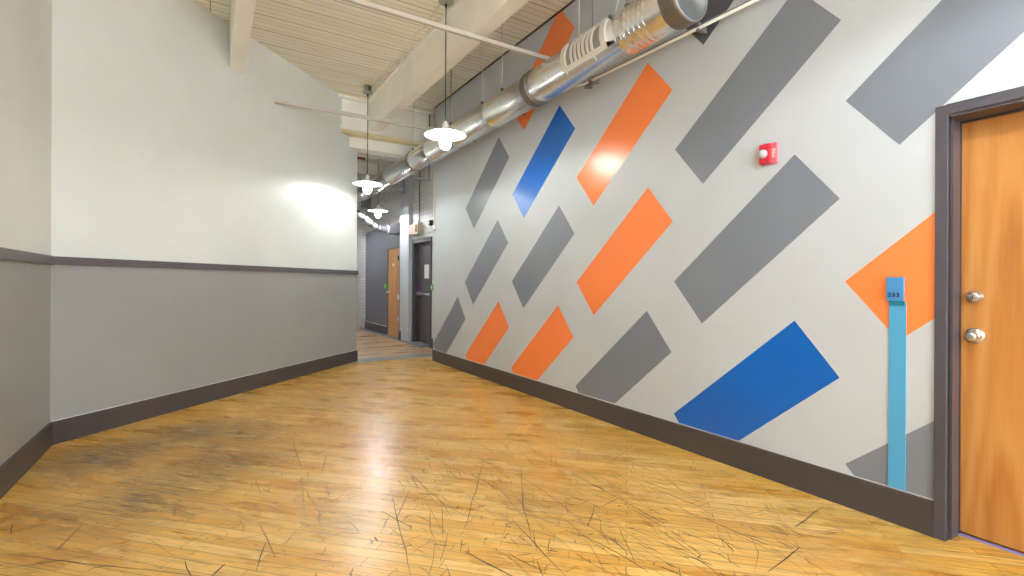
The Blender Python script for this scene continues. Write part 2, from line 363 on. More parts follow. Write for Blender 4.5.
def scratch(pts, w, mi):
    w *= 1.3; pts = [Vector(p) for p in pts]; q = []
    for i in range(len(pts)-1):
        n = max(2, int((pts[i+1]-pts[i]).length/.12))
        for k in range(n): q.append(pts[i].lerp(pts[i+1], k/n))
    q.append(pts[-1])
    for i in range(1, len(q)-1): q[i] = q[i] + Vector((random.uniform(-1, 1), random.uniform(-1, 1)))*.004
    vs = []; n = len(q)
    for i, p in enumerate(q):
        d = (q[min(i+1, n-1)]-q[max(i-1, 0)]).normalized(); pr = Vector((-d.y, d.x))
        ww = w*(.25 + .75*math.sin(PI*(i+.5)/n)) * random.uniform(.55, 1.3)
        vs += [(p.x+pr.x*ww/2, p.y+pr.y*ww/2, .0004), (p.x-pr.x*ww/2, p.y-pr.y*ww/2, .0004)]
    fm.add(vs, [(2*i, 2*i+1, 2*i+3, 2*i+2) for i in range(n-1) if random.random() > (.13 if n > 5 else 0)], mi)
for i, s in enumerate(SCR): scratch(s, random.choice([.003, .004, .0055]), 2)
def rnd_scr(n, xr, yr, ang, spread, lr, w, mi):
    for _ in range(n):
        x, y = random.uniform(*xr), random.uniform(*yr); a = random.gauss(ang, spread); l = random.uniform(*lr)
        p = Vector((x, y)); d = Vector((math.cos(a), math.sin(a))); pts = [p]
        for k in range(2): a += random.gauss(0, .12); pts.append(pts[-1]+Vector((math.cos(a), math.sin(a)))*l/2)
        if all(-.93 < t.x < 2.93 and t.y < 4.7 + max(0, t.x+1)*.9 for t in pts): scratch(pts, random.uniform(*w), mi)
rnd_scr(170, (1.0, 2.6), (1.2, 3.4), -PI/2-.05, .28, (.05, .5), (.0015, .0032), 3)
rnd_scr(110, (.2, 2.4), (1.4, 3.6), -PI/2, .8, (.03, .2), (.0015, .0035), 2)
rnd_scr(110, (-.9, 2.8), (1.3, 5.0), 0, 3.0, (.03, .3), (.0012, .0026), 3)
rnd_scr(45, (-.9, 1.2), (2.4, 5.0), .35, .5, (.1, .6), (.0015, .003), 3)
rnd_scr(80, (1.5, 2.85), (1.1, 2.4), -1.45, .35, (.04, .16), (.002, .0045), 2)
rnd_scr(40, (-.8, 2.8), (1.5, 4.5), -PI/4, .1, (.05, .4), (.0015, .003), 3)
rnd_scr(260, (-.8, 2.8), (1.2, 4.4), 0, 3.0, (.012, .06), (.002, .005), 2)
rnd_scr(90, (.2, 1.6), (1.6, 3.0), 1.4, .9, (.02, .09), (.002, .0045), 2)
# small pits and black specks
for _ in range(150):
    x, y = random.uniform(-.8, 2.8), random.uniform(1.2, 4.6); r = random.uniform(.003, .008)
    k = random.randint(5, 7); a0 = random.uniform(0, 6)
    fm.add([(x+r*random.uniform(.5, 1.2)*math.cos(a0+2*PI*j/k), y+r*random.uniform(.5, 1.2)*math.sin(a0+2*PI*j/k), .0005) for j in range(k)], [tuple(range(k))], 2)
fl = fm.build('floor', [M['floor'], M['floor2'], M['scratch'], M['scratchf'], M['scratchg']], origin=(1, 2, 0)); tag(fl, 'scratched amber wood strip floor of the hall and corridor', 'floor', kind='structure')
def struct(name, mb, mats, label, cat, **kw):
    return tag(mb.build(name, mats, **kw), label, cat, kind='structure')
struct('trim_1', MB().box((1.5, 7.62, -.12), (3.9, 7.95, .003)), M['strip'], 'grey band across the floor between hall and corridor', 'floor strip')
struct('trim_2', MB().box((3.38, 9.95, 0), (3.56, 13.3, .004)), M['strip'], 'grey painted edge of the corridor floor along the dark wall', 'floor strip')

# ceiling
struct('ceiling', MB().box((-1.3, YB-.2, H), (3.9, 14.6, H+.12)), M['ceil'], 'cream painted board ceiling', 'ceiling')
# left wall: white above, grey wainscot below
def two_tone(name, poly, label, H0=H):
    mb = MB(); mb.prism(poly, 0, 1.37, 1); mb.prism(poly, 1.37, H0, 0)
    return struct(name, mb, [M['white'], M['wains']], label, 'wall')
two_tone('wall_left', [(-1.0, YB), (-1.0, A.y), (-1.2, A.y+.08), (-1.2, YB)], 'near left wall, white over grey wainscot')
back = B - nAB*.14; backA = A - nAB*.14
two_tone('wall_slanted', [tuple(A), tuple(B), tuple(back), tuple(backA)], 'slanted white wall with grey wainscot running to the corridor')
# chair rails and baseboards
def along(p, q, n, t, z0, z1, ext0=0, ext1=0, chamfer=0):
    d = (q-p).normalized(); p = p-d*ext0; q = q+d*ext1
    mb = MB(); o = n*t
    pr = [(0, z0), (t, z0), (t, z1-chamfer), (t-chamfer*.8, z1), (0, z1)] if chamfer else [(0, z0), (t, z0), (t, z1), (0, z1)]
    vs = [(p.x+n.x*a, p.y+n.y*a, z) for a, z in pr] + [(q.x+n.x*a, q.y+n.y*a, z) for a, z in pr]; k = len(pr)
    mb.add(vs, [tuple(range(k)), tuple(range(2*k-1, k-1, -1))] + [(i, i+k, (i+1) % k+k, (i+1) % k) for i in range(k)])
    return mb
X1 = Vector((1, 0))
struct('trim_3', along(Vector((-1, YB)), A, X1, .024, 1.343, 1.405, 0, -.012), M['rail'], 'grey chair rail on the near left wall', 'chair rail')
struct('trim_4', along(A, B, nAB, .024, 1.343, 1.405, -.01, .01), M['rail'], 'grey chair rail on the slanted wall', 'chair rail')
struct('baseboard_left', along(Vector((-1, YB)), A, X1, .016, 0, .172, 0, -.008, .006), M['base'], 'dark baseboard under the near left wall', 'baseboard')
struct('baseboard_slanted', along(A, B, nAB, .016, 0, .172, -.008, .012, .006), M['base'], 'dark baseboard along the slanted wall', 'baseboard')
struct('baseboard_right', along(Vector((RW, .942)), Vector((RW, 7.2)), -X1, .014, 0, .176, 0, 0, .005), M['base'], 'dark baseboard under the mural wall', 'baseboard')
# thin pale lines on top of the baseboards
struct('trim_5', along(Vector((RW, .942)), Vector((RW, 7.2)), -X1, .006, .176, .181), M['tanside'], 'thin pale line above the mural wall baseboard', 'trim')
struct('trim_6', along(A, B, nAB, .005, .172, .177, -.01), M['tanside'], 'thin pale line above the slanted wall baseboard', 'trim')
# corridor's hidden left side and the end
struct('wall_corridor_left', MB().box((1.70, 7.90, 0), (1.84, 14.4, H)), M['white'], 'white left wall of the corridor behind the slanted wall', 'wall')
struct('wall_end', MB().box((1.6, 14.4, 0), (3.9, 14.6, H)), M['brick'], 'white brick wall at the far end of the corridor', 'wall')
# back wall behind the camera with a big window added for fill daylight
mb = MB()
mb.box((-1.2, YB-.2, 0), (3.2, YB, .8)); mb.box((-1.2, YB-.2, 3.3), (3.2, YB, H))
mb.box((-1.2, YB-.2, .8), (-.6, YB, 3.3)); mb.box((2.6, YB-.2, .8), (3.2, YB, 3.3))
struct('wall_back', mb, M['white'], 'white wall at the near end of the hall', 'wall')
w = thing('fill_window_1', 'tall window added for fill daylight at the near end of the hall', 'window', (1.0, YB-.1, .8), kind='structure')
mb = MB()
for x in (-.58, .21, 1.0, 1.79, 2.58): mb.box((x-.025, YB-.13, .8), (x+.025, YB-.07, 3.3))
for z in (.82, 1.42, 2.04, 2.66, 3.28): mb.box((-.6, YB-.125, z-.02), (2.6, YB-.075, z+.02))
mb.build('fill_window_frame', M['pipew'], w)

# mural wall: wall mass with the door opening, mural colours painted on it
DY0, DY1, DZ = -.03, .898, 2.035
mb = MB()
mb.box((RW, DY1, 0), (RW+.2, 7.2, H)); mb.box((RW, YB, 0), (RW+.2, DY0, H)); mb.box((RW, DY0, DZ), (RW+.2, DY1, H))
def clip(poly, a, b, c):        # keep a*y+b*z <= c
    out = []
    for i in range(len(poly)):
        p, q = poly[i], poly[(i+1) % len(poly)]; fp, fq = a*p[0]+b*p[1]-c, a*q[0]+b*q[1]-c
        if fp <= 0: out.append(p)
        if (fp < 0 < fq) or (fq < 0 < fp):
            t = fp/(fp-fq); out.append((p[0]+t*(q[0]-p[0]), p[1]+t*(q[1]-p[1])))
    return out
def bar(T, mi, cuts=()):
    y, z = T
    poly = [(y, z), (y-.25, z-.303), (y-.25+.897, z-.303-.765), (y+.897, z-.765)]
    for cts in [(0, -1, -.181), (0, 1, H), (1, 0, 7.2)] + list(cuts): poly = clip(poly, *cts)
    mb.add([(RW-.0006, p[0], p[1]) for p in poly], [tuple(range(len(poly)))], mi)
OR, BL, GR, DG = 1, 2, 3, 4
for T, c in [((1.616, 3.005), GR), ((1.618, 2.007), GR), ((1.614, 1.005), BL), ((2.787, 3.005), OR), ((2.778, 2.0), OR), ((2.784, 1.005), GR),
             ((3.955, 3.02), BL), ((3.957, 2.008), GR), ((3.965, 1.004), OR), ((5.175, 3.01), GR), ((5.19, 2.0), GR), ((5.162, 1.004), OR),
             ((6.31, 1.03), GR), ((.444, 3.006), GR), ((3.965, 4.0), OR), ((1.618, 4.0), DG)]: bar(T, c)
bar((.443, 2.005), OR, [(-1, 0, -.941)]); bar((.436, .996), GR, [(-1, 0, -.941)])
struct('wall_right', mb, [M['lgrey'], M['orange'], M['blue'], M['grey'], M['dgrey']], 'light grey wall painted with slanted orange, blue and grey bars', 'wall', origin=(RW, 3, 0))
struct('trim_7', MB().box((RW-.012, YB, H-.016), (RW, 7.2, H)), M['rust'], 'rusty brown gap where the ceiling boards meet the mural wall', 'trim')

# near door
d = thing('door_1', 'wood laminate door with dark frame at the right edge', 'door', (RW+.1, .43, 0), kind='structure')
mb = MB()
for y0, y1 in ((.898, .942), (-.074, -.03)):
    mb.box((RW-.012, y0, 0), (RW, y1, 2.082))
mb.box((RW-.012, -.03, 2.035), (RW, .898, 2.082))
mb.build('casing', M['frame'], d, bevel=.002)
mb = MB()
mb.box((RW, .894, 0), (RW+.006, .898, 2.035)); mb.box((RW, -.03, 0), (RW+.15, -.018, 2.035)); mb.box((RW, -.018, 2.023), (RW+.12, .886, 2.035))
mb.box((RW+.006, .896, 0), (RW+.032, .898, 2.03), 1); mb.box((RW+.032, .886, 0), (RW+.118, .898, 2.035)); mb.box((RW+.118, .895, 0), (RW+.15, .898, 2.035), 1)  # last black strip paints in the shadow line beside the leaf
mb.box((RW+.118, -.018, 2.028), (RW+.15, .895, 2.035), 1); mb.box((RW+.15, .889, 0), (RW+.196, .898, 2.035)); mb.box((RW+.15, -.018, 2.018), (RW+.196, .889, 2.035))
mb.build('jamb', [M['frame'], M['black']], d)
lf = MB().box((RW+.15, -.010, .012), (RW+.195, .888, 2.016)).build('door_leaf', M['wood'], d)
mb = MB().lathe((RW+.15, .837, 1.166), [(0, -.034), (.019, -.034), (.0225, -.031), (.0235, -.012), (.030, -.008), (.0315, 0)], axis='x')
dl = mb.build('deadbolt', M['chrome'], lf)
MB().box((RW+.1145, .835, 1.157), (RW+.1165, .839, 1.175)).build('keyhole', M['black'], d)
mb = MB().lathe((RW+.15, .837, .978), [(0, -.068), (.012, -.069), (.0185, -.067), (.024, -.058), (.0255, -.048), (.021, -.038), (.0125, -.030), (.0125, -.012), (.025, -.010), (.036, -.006), (.038, 0)], axis='x')
mb.build('door_knob', M['chrome'], lf)
MB().box((RW+.128, DY0, 0), (RW+.15, .89, .0035)).build('threshold_tape', M['tape'], d)
MB().box((RW+.2, -.1, 0), (RW+.22, .95, 2.1)).build('backing', M['black'], d)

# room number sign beside the door
s = thing('room_number_sign', 'light blue strip sign with a plate reading 253 on the orange bar', 'sign', (RW, 1.095, .181))
MB().box((RW-.006, 1.058, .181), (RW, 1.131, 1.135)).build('strip', M['sky'], s)
MB().box((RW-.012, 1.062, 1.118), (RW-.006, 1.129, 1.142)).build('plate_backing', M['teal'], s)
pl = MB().box((RW-.020, 1.064, 1.141), (RW-.006, 1.138, 1.262)).build('number_plate', M['plate'], s, bevel=.001)
def text(body, size, name, m, parent, loc, rot, extrude=.0008, track=1.0):
    cu = bpy.data.curves.new(name+'_text', 'FONT'); cu.body = body; cu.size = size; cu.align_x = 'CENTER'; cu.align_y = 'CENTER'
    cu.extrude = extrude; cu.space_character = track; cu.offset = size*.03
    o = bpy.data.objects.new(name+'_text', cu); C.objects.link(o)
    me = bpy.data.meshes.new_from_object(o.evaluated_get(bpy.context.evaluated_depsgraph_get()))
    bpy.data.objects.remove(o); bpy.data.curves.remove(cu)
    R = rot.to_4x4(); base = Vector((0, 0, 0)); p = parent
    while p is not None: base += p.location; p = p.parent
    me.transform(Matrix.Translation(Vector(loc)-base) @ R); me.materials.clear(); me.materials.append(m); me.name = name
    ob = bpy.data.objects.new(name, me); C.objects.link(ob); ob.parent = parent
    return ob
# text on a wall facing -x: text x axis -> -y, text y axis -> +z
RX = Matrix(((0, 0, -1), (-1, 0, 0), (0, 1, 0)))
text('253', .029, 'number', M['ink'], pl, (RW-.0212, 1.105, 1.170), RX, track=1.25)

# fire alarm pull
s = thing('fire_alarm', 'red fire alarm with a white strobe high on the mural wall', 'alarm', (RW, 1.771, 1.97))
MB().box((RW-.018, 1.719, 1.976), (RW, 1.823, 2.106)).build('back_box', M['redlt'], s, bevel=.003)
bd = MB().box((RW-.042, 1.752, 1.980), (RW-.018, 1.820, 2.102)).build('body', M['red'], s, bevel=.005)
MB().lathe((RW-.042, 1.790, 2.040), [(0, -.026), (.013, -.025), (.024, -.018), (.028, -.006), (.028, 0)], n=20, axis='x').build('strobe', M['lens'], s)
text('FIRE', .027, 'lettering', M['clear'], s, (RW-.0186, 1.736, 2.041), RX @ Matrix.Rotation(PI/2, 3, 'Z'), track=1.1)

# ------------------------------------------------------------------ ceiling beams, pipes
def beam(name, x0, x1, y0, y1, z0, label):
    return struct(name, MB().box((x0, y0, z0), (x1, y1, H)), M['cream'], label, 'beam', bevel=.006)
t = (.319+.175)/2
beam('trim_8', .175, .319, YB, 6.12, 3.51, 'cream timber ceiling beam meeting the slanted wall')
mb = MB().box((2.047, YB, 3.51), (2.192, 7.44, H)); mb.box((2.027, YB, H-.05), (2.047, 7.44, H))
struct('trim_9', mb, M['cream'], 'long cream timber ceiling beam beside the hanging lamps', 'beam')
# cross header at the corridor mouth
mb = MB(); mb.box((1.5, 7.46, 3.52), (3.56, 7.50, H), 0); mb.box((1.5, 7.40, H-.035), (3.56, 7.46, H), 0); mb.box((1.62, 7.41, 3.475), (3.56, 7.62, 3.52), 0)
mb.box((1.62, 7.44, 3.43), (3.56, 7.60, 3.475), 1)
mb.box((1.62, 7.60, 3.27), (3.56, 7.85, 3.475), 0)
struct('trim_10', mb, [M['cream'], M['yellow']], 'cream cross header with a yellowed face over the corridor mouth', 'beam')
for i, (y, z) in enumerate([(8.9, 3.52), (10.6, 3.55), (12.4, 3.55)]):
    struct('trim_%d' % (11+i), MB().box((1.84, y, z), (3.56, y+.16, H)), M['cream'], ['nearest', 'middle', 'farthest'][i]+' cream cross beam under the corridor ceiling', 'beam')

def pipe(name, label, pts, r, m, cat='pipe', n=10, group=None):
    o = MB().tube(pts, r, n).build(name, m); return tag(o, label, cat, group)
# white square tie bars across the hall
o = MB().box((.66, 6.475, 3.372), (2.98, 6.515, 3.415)).build('ceiling_tie_bar', M['barp']); tag(o, 'white bar from the slanted wall across the hall, the farther one', 'tie bar')
o = MB().box((-.98, 3.84, 3.375), (2.98, 3.875, 3.410)).build('ceiling_tie_bar', M['barp']); tag(o, 'white bar crossing the hall behind the near lamp cord, the nearer one', 'tie bar')
pipe('corridor_pipe', 'thin dark pipe crossing just under the yellowed header', [(1.83, 7.95, 3.42), (3.57, 7.95, 3.42)], .011, M['pipeg'])
pipe('corridor_pipe', 'fat white pipe crossing the corridor beyond the header', [(1.83, 9.3, 3.52), (3.57, 9.3, 3.52)], .035, M['pipew'])
pipe('sprinkler_pipe', 'short red pipe seen past the end of the slanted wall', [(1.83, 9.08, 3.49), (2.43, 9.08, 3.49)], .024, M['redp'])
for k, y in enumerate((11.5, 12.9, 13.7)):
    pipe('corridor_pipe', ['dark pipe under the corridor ceiling, nearest of three above the far lamp', 'dark pipe under the corridor ceiling, middle of three above the far lamp', 'dark pipe under the corridor ceiling, farthest of three above the far lamp'][k], [(1.83, y, 3.42-.05*k), (3.57, y, 3.42-.05*k)], .03, M['pipeg'])
# surface conduit feeding the lamps
mb = MB(); mb.tube([(1.93, YB+.05, H-.012), (1.93, 6.9, H-.012)], .010, 8)
for y in (-2.2, -.6, 1.6, 2.6, 3.4, 5.0, 5.8, 6.4): mb.box((1.912, y-.01, H-.024), (1.948, y+.01, H))
tag(mb.build('ceiling_conduit', M['cream']), 'cream conduit on the ceiling boards joining the lamp canopies', 'conduit')

# pipe under the duct on the mural wall
cd = thing('wall_conduit', 'cream pipe fixed along the mural wall below the round duct', 'pipe', (2.925, 4.2, 3.01))
MB().tube([(2.925, 1.0, 2.992), (2.925, 3.5, 3.056), (2.925, 3.8, 3.12), (2.925, 7.1, 3.12)], .011, 10).build('tube', M['cream'], cd)
MB().tube([(2.945, 1.0, 3.018), (2.945, 3.5, 3.082), (2.945, 3.8, 3.146), (2.945, 7.1, 3.146)], .009, 8).build('upper_tube', M['pipeg'], cd)
for y, zz in ((1.3, 3.0), (2.25, 3.024), (3.38, 3.053), (4.6, 3.12), (5.8, 3.12)): MB().box((2.915, y-.012, zz-.02), (RW, y+.012, zz+.04)).build('clamp', M['pipeg'], cd)
mb = MB(); mb.tube([(2.90, 3.38, 3.05), (2.90, 3.38, 2.985)], .012, 10); mb.lathe((2.90, 3.38, 2.982), [(0, -.004), (.026, -.004), (.026, 0), (0, 0)], 14)
mb.tube([(2.90, 3.32, 3.005), (2.90, 3.44, 3.005)], .016, 10)
mb.build('sprinkler_head', M['galvd'], cd)

# ------------------------------------------------------------------ round duct
def dz(y): return 3.098 - (y-2.1)*.0060
DX = 2.65
def duct_r(y): return .158 if y < 3.9 else .152
dt = thing('air_duct', 'long round galvanised air duct hanging along the mural wall', 'duct', (DX, 5, dz(5)))
ys = [2.13]; rs = [.158]
def P(y, r): ys.append(y); rs.append(r)
for y in (2.34, ): P(y, .158)
y = 2.36
while y < 2.58:
    P(y, .158); P(y+.006, .1625); P(y+.016, .1625); P(y+.022, .158); y += .046
P(2.63, .158); P(2.635, .162); P(2.655, .162); P(2.66, .158); P(3.62, .158); P(3.9, .157); P(3.905, .152)
for yy in (4.65, 5.55, 6.35, 7.02, 8.2, 9.3, 10.4): P(yy, .152); P(yy+.006, .1555); P(yy+.02, .1555); P(yy+.026, .152)
P(12.6, .152)
MB().tube([(DX, a, dz(a)) for a in ys], rs, 40).build('pipe', M['galv'], dt)
def ring(y0, y1, r, m, nm, grooves=3):
    mb = MB(); n = 40; prof = [(.15, y0)]
    for g in range(grooves):
        a = y0+(y1-y0)*g/grooves; bb = y0+(y1-y0)*(g+1)/grooves
        prof += [(r-.005, a), (r, a+(bb-a)*.3), (r, a+(bb-a)*.7), (r-.005, bb)]
    prof += [(.15, y1)]
    mb.lathe((DX, 0, dz((y0+y1)/2)), prof, n, 'y'); return mb.build(nm, m, dt)
ring(3.82, 3.92, .167, M['galvd'], 'joint_band')
ring(7.02, 7.09, .162, M['galvd'], 'joint_band', 1)
ring(9.0, 9.07, .162, M['galvd'], 'joint_band', 1)
ring(2.10, 2.23, .171, M['galvd'], 'end_collar', 2)
MB().lathe((DX, 2.10, dz(2.1)), [(0, .004), (.152, .004), (.156, -.006), (.163, -.008), (.168, 0), (.168, .03)], 40, 'y').build('end_cap', M['galvc'], dt)
# register on the duct's side
def arc(a, y, r): # a: degrees, 180 = facing the hall (-x)
    a = math.radians(a); return (DX+r*math.cos(a), y, dz(y)+r*math.sin(a))
def patch(mb, a0, a1, y0, y1, r0, r1, n=8, mi=0):
    vs = []; 
    for i in range(n+1):
        a = a0+(a1-a0)*i/n
        vs += [arc(a, y0, r0), arc(a, y1, r0), arc(a, y1, r1), arc(a, y0, r1)]
    fs = [(0, 1, 2, 3), tuple(4*n+k for k in (3, 2, 1, 0))]
    for i in range(n):
        for k in range(4): fs.append((4*i+k, 4*i+4+k, 4*i+4+(k+1) % 4, 4*i+(k+1) % 4))
    mb.add(vs, fs, mi)
gy0, gy1, ga0, ga1 = 2.73, 3.26, 130, 221
mb = MB()
patch(mb, ga0, ga0+11, gy0, gy1, .157, .176, 3); patch(mb, ga1-13, ga1, gy0, gy1, .157, .176, 3)
patch(mb, ga0, ga1, gy0, gy0+.055, .157, .176); patch(mb, ga0, ga1, gy1-.055, gy1, .157, .176)
gf = mb.build('register_frame', M['pipew'], dt)
mb = MB(); patch(mb, ga0+10, ga1-12, gy0+.05, gy1-.05, .156, .1595); mb.build('register_mesh', M['mesh'], gf)
for k in range(6):
    y0 = 2.875+k*.05; mb = MB(); patch(mb, ga0+10, ga1-12, y0, y0+.022, .159, .170, 8); mb.build('fin', M['pipew'], gf)
# white tape ticks on the duct
for (yy, a0, a1) in ((2.90, 218, 236), (3.50, 200, 216), (2.60, 206, 222), (3.24, 216, 230)):
    mb = MB(); patch(mb, a0, a1, yy, yy+.008, .157, .1595, 3); mb.build('joint_tape', M['clear'], dt)

# hanger rods of the duct
hl = {2.62: 'right of the vent on top of the duct, nearest the mural corner', 3.0: 'over the middle of the duct vent', 3.17: 'over the far half of the duct vent',
      4.42: 'beside the outer tie bar where the duct passes the wall', 4.86: 'halfway down the duct beyond the tie bar', 5.70: 'just behind the cord of the near lamp', 7.05: 'at the band under the corridor header'}
for y, lb in hl.items():
    r_ = MB().tube([(2.60, y, dz(y)+.14), (2.60, y, H)], .0045 if y != 5.70 else .007, 8)
    t_ = thing('duct_hanger', 'thin hanger rod '+lb, 'hanger', (2.60, y, dz(y)+.15), 'hanger rods along the round duct')
    r_.build('rod', M['pipeg'] if y in (2.62, 3.0, 5.70) else M['pipew'], t_)
    mb = MB().lathe((2.60, y, dz(y)+.165), [(0, -.012), (.018, -.012), (.018, .012), (0, .012)], 10)
    mb.build('hook', M['galvd'], t_)
t_ = MB().tube([(2.60, 2.74, dz(2.74)+.165), (2.60, 2.69, 3.42), (2.61, 2.65, 3.6), (2.62, 2.63, H)], .007, 8).build('duct_strap', M['pipew'])
tag(t_, 'curved white strap holding the duct beside the vent', 'strap')
# trapeze struts under the duct at the corridor mouth
for y, lb in ((7.42, 'nearer strut under the duct, at the end of the mural wall'), (8.65, 'farther strut under the duct inside the corridor')):
    t_ = thing('duct_support', lb, 'support', (2.8, y, 2.86), 'struts under the duct')
    MB().box((2.68, y-.02, 2.862), (3.03, y+.02, 2.894)).build('strut', M['pipeg'], t_)
    MB().tube([(3.01, y, 2.85), (3.01, y, H)], .012, 8).build('rod', M['pipeg'], t_)

# ------------------------------------------------------------------ pendant lamps
def lamp(x, y, rim, label, bulbmat='bulb', cd=.03):
    g = 'pendant lamps down the hall'
    t = thing('pendant_lamp', label, 'lamp', (x, y, H), g)
    MB().lathe((x, y, H-cd), [(0, -.034), (.022, -.034), (.026, -.030), (.055, -.026), (.072, -.016), (.074, .004), (.045, .006), (.045, cd-.001), (0, cd-.001)], 24).build('canopy', M['canopy'], t)
    mb = MB().lathe((x, y, H-cd), [(0, -.066), (.009, -.066), (.013, -.040), (.014, -.033), (0, -.033)], 12)
    mb.tube([(x, y, H-cd-.06), (x, y, rim+.13)], .0055, 8); mb.build('cord', M['black'], t)
    MB().lathe((x, y, rim), [(0, .135), (.012, .135), (.018, .120), (.030, .105), (.034, .060), (.034, .03), (0, .03)], 20).build('socket', M['enamel'], t)
    pr = [(.034, .062), (.060, .056), (.11, .040), (.160, .018), (.195, .006), (.203, .001), (.203, -.004), (.196, -.001), (.158, .012), (.108, .034), (.060, .050), (.034, .056), (.034, .062)]
    MB().lathe((x, y, rim), pr, 40).build('lamp_shade', M['enamel'], t)
    jar = [(.0, .03), (.050, .03), (.058, .010), (.058, -.075), (.052, -.105), (.036, -.128), (.015, -.140), (0, -.142)]
    MB().lathe((x, y, rim), jar, 24).build('glass_jar', M['jar'], t)
    MB().lathe((x, y, rim), [(.034, .047), (.052, .044), (.066, .036), (.068, .012), (.064, .002), (.059, .001)], 24).build('lamp_bulb', M[bulbmat], t)
    return t
lamp(1.932, 4.36, 2.645, 'white dish pendant lamp nearest the camera, in front of the duct')
lamp(1.88, 6.90, 2.60, 'white dish pendant lamp at the end of the slanted wall', 'bulb', .085)
lamp(2.93, 9.95, 2.683, 'white dish pendant lamp farthest away, inside the corridor', 'bulbc')
lamp(2.45, 12.3, 2.62, 'added white dish fill lamp deepest in the corridor, hidden by the slanted wall', 'bulbc')  # added unseen lamp, brightens the far corridor
lamp(1.93, .40, 2.65, 'white dish pendant lamp out of view above the near door', 'bulbn')
lamp(-.1, -.5, 2.65, 'added white dish fill lamp out of view beside the near left wall', 'bulbn')  # added unseen lamp, fill for the near left side
lamp(1.5, -2.2, 2.65, 'added white dish fill lamp out of view behind the camera', 'bulbn')  # added unseen lamp, fill from behind the camera

# ------------------------------------------------------------------ corridor right wall
mb = MB()
# openings: dark door y 8.70..9.62 z 2.04 ; wood door y 10.47..11.28 z 2.0
def wallpiece(y0, y1, z0, z1, mi): mb.box((CW, y0, z0), (CW+.2, y1, z1), mi)
wallpiece(7.2, 8.66, 0, H, 0); wallpiece(8.66, 9.60, 2.035, H, 0); wallpiece(9.60, 10.20, 0, H, 0)
wallpiece(10.20, 10.46, 0, 2.55, 1); wallpiece(10.46, 11.28, 2.0, 2.55, 1); wallpiece(11.28, 13.20, 0, 2.55, 1)
wallpiece(10.20, 13.20, 2.55, H, 0); wallpiece(13.20, 14.4, 0, H, 0)
struct('wall_corridor_right', mb, [M['brick'], M['darkwall']], 'white brick corridor wall with a dark painted lower part', 'wall')
struct('wall_return', MB().box((RW+.2, 7.0, 0), (CW+.2, 7.2, H)), M['white'], 'back face where the mural wall steps to the corridor wall', 'wall')
struct('trim_14', MB().box((3.47, 9.64, 0), (CW, 10.17, H)), M['lgrey'], 'pale square pilaster between the two corridor doors', 'pilaster')
struct('trim_15', MB().box((3.44, 13.22, 0), (CW, 13.75, H)), M['brick'], 'white brick pilaster at the far end of the dark wall', 'pilaster')
struct('baseboard_corridor', MB().box((3.545, 11.34, 0), (CW, 13.2, .19)), M['base'], 'dark baseboard of the dark corridor wall', 'baseboard')
struct('trim_16', MB().box((3.54, 11.34, .19), (CW, 13.2, .203)), M['tanside'], 'pale line above the dark corridor baseboard', 'trim')
struct('trim_17', MB().box((3.45, 10.10, 0), (CW, 10.185, .19)), M['base'], 'dark baseboard block at the foot of the pilaster beside the wood door', 'baseboard')
# wood door
d = thing('door_2', 'wood door in the dark corridor wall', 'door', (CW+.05, 10.87, 0), kind='structure')
mb = MB(); mb.box((CW-.01, 11.27, 0), (CW+.03, 11.33, 2.06)); mb.box((CW-.01, 10.41, 0), (CW+.03, 10.47, 2.06)); mb.box((CW-.01, 10.47, 2.0), (CW+.03, 11.27, 2.06))
mb.build('casing', M['darkwall'], d)
lf = MB().box((CW+.005, 10.475, .006), (CW+.05, 11.265, 1.995)).build('door_leaf', M['wood2'], d)
MB().lathe((CW+.005, 11.20, 1.0), [(0, -.065), (.02, -.064), (.026, -.05), (.014, -.03), (.014, -.01), (.035, -.006), (.035, 0)], 16, 'x').build('door_knob', M['chrome'], lf)
for z, m_ in ((1.766, 'black'), (.909, 'clear'), (.426, 'clear')):
    MB().box((CW-.03, 10.468, z-.05), (CW+.005, 10.50, z+.05)).build('hinge', M[m_], lf)
MB().box((CW+.2, 10.40, 0), (CW+.22, 11.34, 2.06)).build('backing', M['black'], d)  # unseen black panel added to stop light leaking through the opening
MB().box((CW-.003, 10.83, 1.595), (CW+.005, 10.93, 1.66)).build('name_plate', M['paper'], lf)
# dark metal door with panic bar
d = thing('door_3', 'charcoal metal door with a narrow window and push bar', 'door', (CW+.1, 9.13, 0), kind='structure')
mb = MB(); mb.box((CW-.02, 9.55, 0), (CW+.11, 9.625, 2.09)); mb.box((CW-.02, 8.62, 0), (CW+.11, 8.69, 2.09)); mb.box((CW-.02, 8.69, 2.02), (CW+.11, 9.55, 2.09))
mb.build('casing', M['frame'], d, bevel=.004)
lf = MB().box((CW+.09, 8.69, .03), (CW+.13, 9.55, 2.02)).build('door_leaf', M['bdoor'], d)
MB().box((CW+.2, 8.60, 0), (CW+.22, 9.65, 2.1)).build('backing', M['black'], d)  # added unseen panel, keeps outside light from showing under the leaf
MB().box((CW+.080, 8.98, 1.31), (CW+.09, 9.20, 1.585)).build('door_window', [M['paper']], lf)
mb = MB(); mb.box((CW+.083, 9.20, 1.30), (CW+.09, 9.225, 1.595)); mb.build('window_bead', M['black'], lf)
mb = MB(); mb.box((CW+.03, 8.72, .985), (CW+.055, 9.48, 1.02)); mb.box((CW+.02, 9.40, .96), (CW+.09, 9.50, 1.04)); mb.box((CW+.02, 8.72, .96), (CW+.09, 8.80, 1.04))
mb.build('push_bar', M['chrome'], lf)
o = MB().box((3.40, 8.80, .001), (3.69, 9.90, .022)).build('door_sill', M['sill'], bevel=.004); tag(o, 'blue grey threshold plate in front of the charcoal door', 'threshold', kind='structure')
